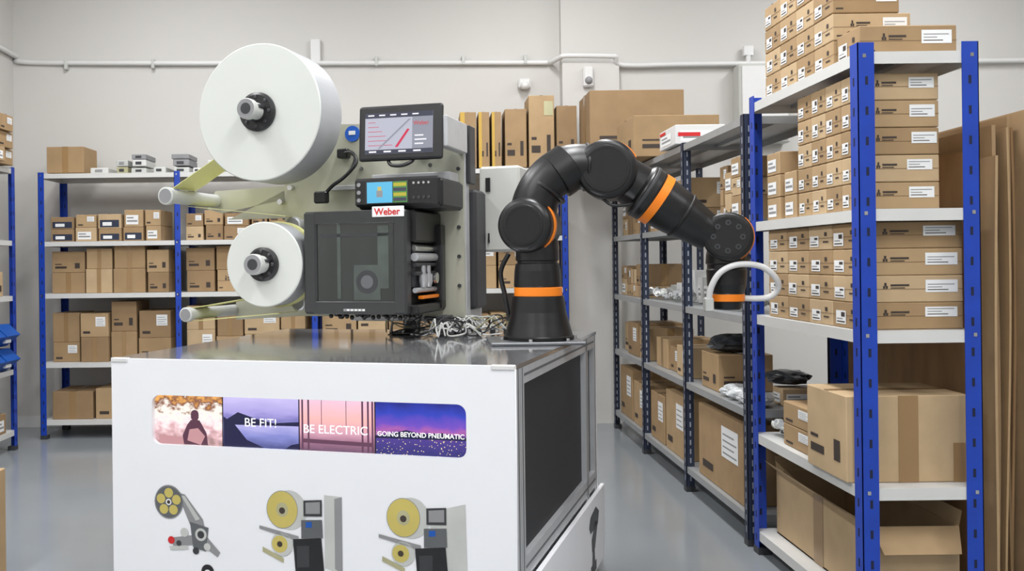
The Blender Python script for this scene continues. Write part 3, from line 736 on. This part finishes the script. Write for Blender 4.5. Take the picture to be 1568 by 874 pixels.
mb.box((-.24,.25,.62),(.1,.36,.66),M_alu,bev=.003)
for p in ((-.33,.70),(-.33,.60),(-.26,.80),(-.02,.70)): mb.cyl((p[0],.352,p[1]),(p[0],.362,p[1]),.009,M_chrome,n=10)
lm=mb.obj('label_printing_machine',loc=(-.084,3.45,TOP+.001),rz=math.radians(-19))
text(lm,'Weber',(-.125,-.0065,.480),FRONT,.036,M_red,'maker_lettering',bold=.0008)
text(lm,'Weber',(.012,.0635,.825),FRONT,.022,M_red,'maker_lettering')

# ---------------------------------------------------------------- loose cables on the cabinet top
mb=MB()
cols=[M_wplast,M_part,M_dgrey,M_green,M_black,M_lab,M_black,M_cream]
for i in range(32):
    x=random.uniform(-.2,.22);y=random.uniform(3.60,3.80);P=[]
    for k in range(7):
        P.append((x,y,TOP+.008+random.uniform(0,.07 if 0<k<6 else .01)))
        x+=random.uniform(.0,.08);y+=random.uniform(-.06,.055)
        x=min(x,.42 if y>3.6 else .2);y=max(3.5,min(3.95-.25*max(0,x-.2),y))
        if x>.2: y=max(y,3.55)
    mb.tube(P,.0032,cols[i%8],n=6)
for i in range(6): mb.box((.08+i*.055,3.66,TOP+.001),(.10+i*.055,3.70,TOP+.03),M_dgrey,bev=.004)
mb.obj('cable_bundle')

# ---------------------------------------------------------------- robot arm
mb=MB();Yr=3.36
def V(x,z,y=0.): return Vector((x,Yr+y,z))
mb.box((.402-.185,Yr-.15,TOP+.001),(.402+.15,Yr+.15,TOP+.012),M_alud,bev=.003)
mb.lathe((.402,Yr,TOP+.012),(0,0,1),[(0,.128),(.012,.129),(.016,.124),(.06,.112),(.10,.102),(.145,.096),(.158,.094)],M_rob,n=48)
for k in range(6):
    a=k*math.pi/3+.2;mb.cyl((.402+.115*math.cos(a)*1.2,Yr+.115*math.sin(a)*1.2,TOP+.012),(.402+.115*math.cos(a)*1.2,Yr+.115*math.sin(a)*1.2,TOP+.022),.008,M_chrome,n=10)
mb.lathe((.402,Yr,1.164),(0,0,1),[(0,.086),(.0,.088),(.030,.088),(.032,.086)],M_orange,n=48)
mb.lathe((.40,Yr,1.196),(0,0,1),[(0,.085),(.004,.087),(.06,.084),(.085,.080),(.088,.074),(.095,.074),(.098,.079),(.13,.079),(.17,.076)],M_rob,n=48)
mb.box((.31,Yr-.02,1.05),(.33,Yr+.05,1.09),M_dgrey,bev=.004)
def joint(c,r,L,ax,cap=True,bev=.03,orange=None,bolts=0):
    c=Vector(c);mb.drum(c-ax*L/2,c+ax*L/2,r,M_rob,bev=bev,n=48)
    f=c+ax*(L/2)
    mb.lathe(f-ax*.001,ax,[(0,r-bev+.002),(.003,r-bev),(.0035,r-bev-.004)],M_rob,n=40)
    mb.lathe(f+ax*.0,ax,[(.003,r-bev-.008),(.004,r-bev-.008),(.004,r-bev-.011)],M_rob2,n=40,cap=False)
    if bolts:
        u=ax.orthogonal().normalized();w=ax.cross(u)
        for k in range(bolts):
            a=2*math.pi*k/bolts;p=f+(u*math.cos(a)+w*math.sin(a))*(r-bev)*.68
            mb.lathe(p+ax*.002,ax,[(0,.010),(.004,.010)],M_dgrey,n=12)
            mb.lathe(p+ax*.003,ax,[(0,.005),(.0035,.005)],M_rob2,n=10)
def arc(c,ax,r,w,a0,a1,m,n=16,th=.006,sh=0.):
    ax=ax.normalized();c=Vector(c)+ax*sh;u=Vector((0,0,1));u=(u-ax*u.dot(ax)).normalized();v=ax.cross(u)
    vs=[]
    for i in range(n+1):
        a=math.radians(a0+(a1-a0)*i/n);d=u*math.cos(a)+v*math.sin(a)
        for (rr,ww) in ((r,-w/2),(r,w/2),(r+th,w/2),(r+th,-w/2)): vs.append(c+d*rr+ax*ww)
    fs=[(0,1,2,3),(4*n+3,4*n+2,4*n+1,4*n)]
    for i in range(n):
        for j in range(4): fs.append((4*i+j,4*i+(j+1)%4,4*i+4+(j+1)%4,4*i+4+j))
    mb.add(vs,fs,m,True)
A1=Vector((-.38,-1,0)).normalized()
joint((.374,Yr-.01,1.42),.100,.20,A1,bev=.028)
arc((.374,Yr-.01,1.42),A1,.098,.032,-50,-190,M_orange,n=24,th=.006,sh=.03)
mb.tube([V(.385,1.45),V(.40,1.52),V(.44,1.585),V(.50,1.625),V(.57,1.635),V(.66,1.62)],.08,M_rob,n=32,sub=6,rs=[.088,.084,.082,.085,.084,.086])
mb.lathe(V(.425,1.545),Vector((.55,0,.83)),[(0,.084),(.004,.088),(.012,.088),(.016,.084)],M_rob,n=40)
mb.lathe(V(.47,1.600),Vector((.80,0,.55)),[(0,.084),(.003,.090),(.07,.090),(.074,.084)],M_rob,n=40)
mb.lathe(V(.575,1.634),Vector((1,0,-.05)),[(0,.085),(.003,.089),(.01,.089),(.013,.085)],M_rob,n=40)
A2=Vector((-.28,-1,0)).normalized()
joint((.665,Yr,1.618),.108,.20,A2,bev=.024)
arc((.665,Yr,1.618),A2,.107,.034,8,-65,M_orange,n=18,th=.006,sh=.0)
d=Vector((.83,-.05,-.56)).normalized()
p0=V(.70,1.605)
mb.lathe(p0,d,[(0,.08),(.09,.085),(.10,.098),(.105,.101),(.142,.101),(.148,.098),(.150,.096,M_orange),(.150,.099,M_orange),(.182,.099,M_orange),(.182,.094),(.19,.094),(.25,.088),(.31,.078),(.35,.071),(.40,.066)],M_rob,n=48)
mb.lathe(p0+d*.11,d,[(0,.1015),(.002,.103),(.010,.103),(.012,.1015)],M_dgrey,n=48)
mb.lathe(p0+d*.27,d,[(0,.085),(.003,.088),(.008,.088),(.011,.085)],M_rob2,n=40)
A3=Vector((-.32,-1,0)).normalized()
joint((1.095,Yr-.02,1.37),.088,.16,A3,bev=.014,bolts=8)
arc((1.095,Yr-.02,1.37),A3,.087,.03,-40,-165,M_orange,n=20,th=.005,sh=.02)
mb.lathe(V(1.095,1.365),Vector((0,0,-1)),[(0,.06),(.06,.072),(.09,.074),(.095,.069),(.11,.069),(.115,.072),(.17,.069),(.20,.061),(.203,.063,M_orange),(.228,.063,M_orange),(.23,.058),(.255,.052),(.26,.045)],M_rob,n=40)
mb.lathe(V(1.16,1.28,-.01),Vector((1,0,0)),[(0,.02),(.012,.02),(.014,.014)],M_dgrey,n=18)
mb.tube([V(1.015,1.125,-.04),V(1.02,1.19,-.06),V(1.05,1.245,-.08),V(1.11,1.27,-.09),V(1.19,1.262,-.09),V(1.245,1.22,-.08),V(1.26,1.18,-.06),V(1.235,1.15,-.04),V(1.18,1.145,-.02),V(1.12,1.15,-.0)],.011,M_wplast,n=12,sub=8)
mb.box((1.0,Yr-.06,1.10),(1.03,Yr-.02,1.15),M_part,bev=.004)
mb.tube([V(.30,1.07,.05),V(.285,1.16,.05),V(.27,1.25,.06),V(.30,1.32,.05)],.009,M_black)
mb.tube([V(.62,1.53,-.05),V(.66,1.49,-.07),V(.72,1.49,-.07),V(.76,1.50,-.05)],.006,M_black)
mb.obj('robot_arm')

# ---------------------------------------------------------------- camera
cd=bpy.data.cameras.new('camera');cam=bpy.data.objects.new('camera',cd);COL.objects.link(cam)
cam.location=(0,0,1.29)
cd.sensor_fit='HORIZONTAL';cd.sensor_width=36;cd.lens=36*1400/1568
cd.shift_x=.0816;cd.shift_y=-.0223
cd.clip_start=.05
cam.rotation_euler=(Matrix.Rotation(H,4,'X')@Matrix.Rotation(-.012,4,'Z')).to_euler()
sc.camera=cam
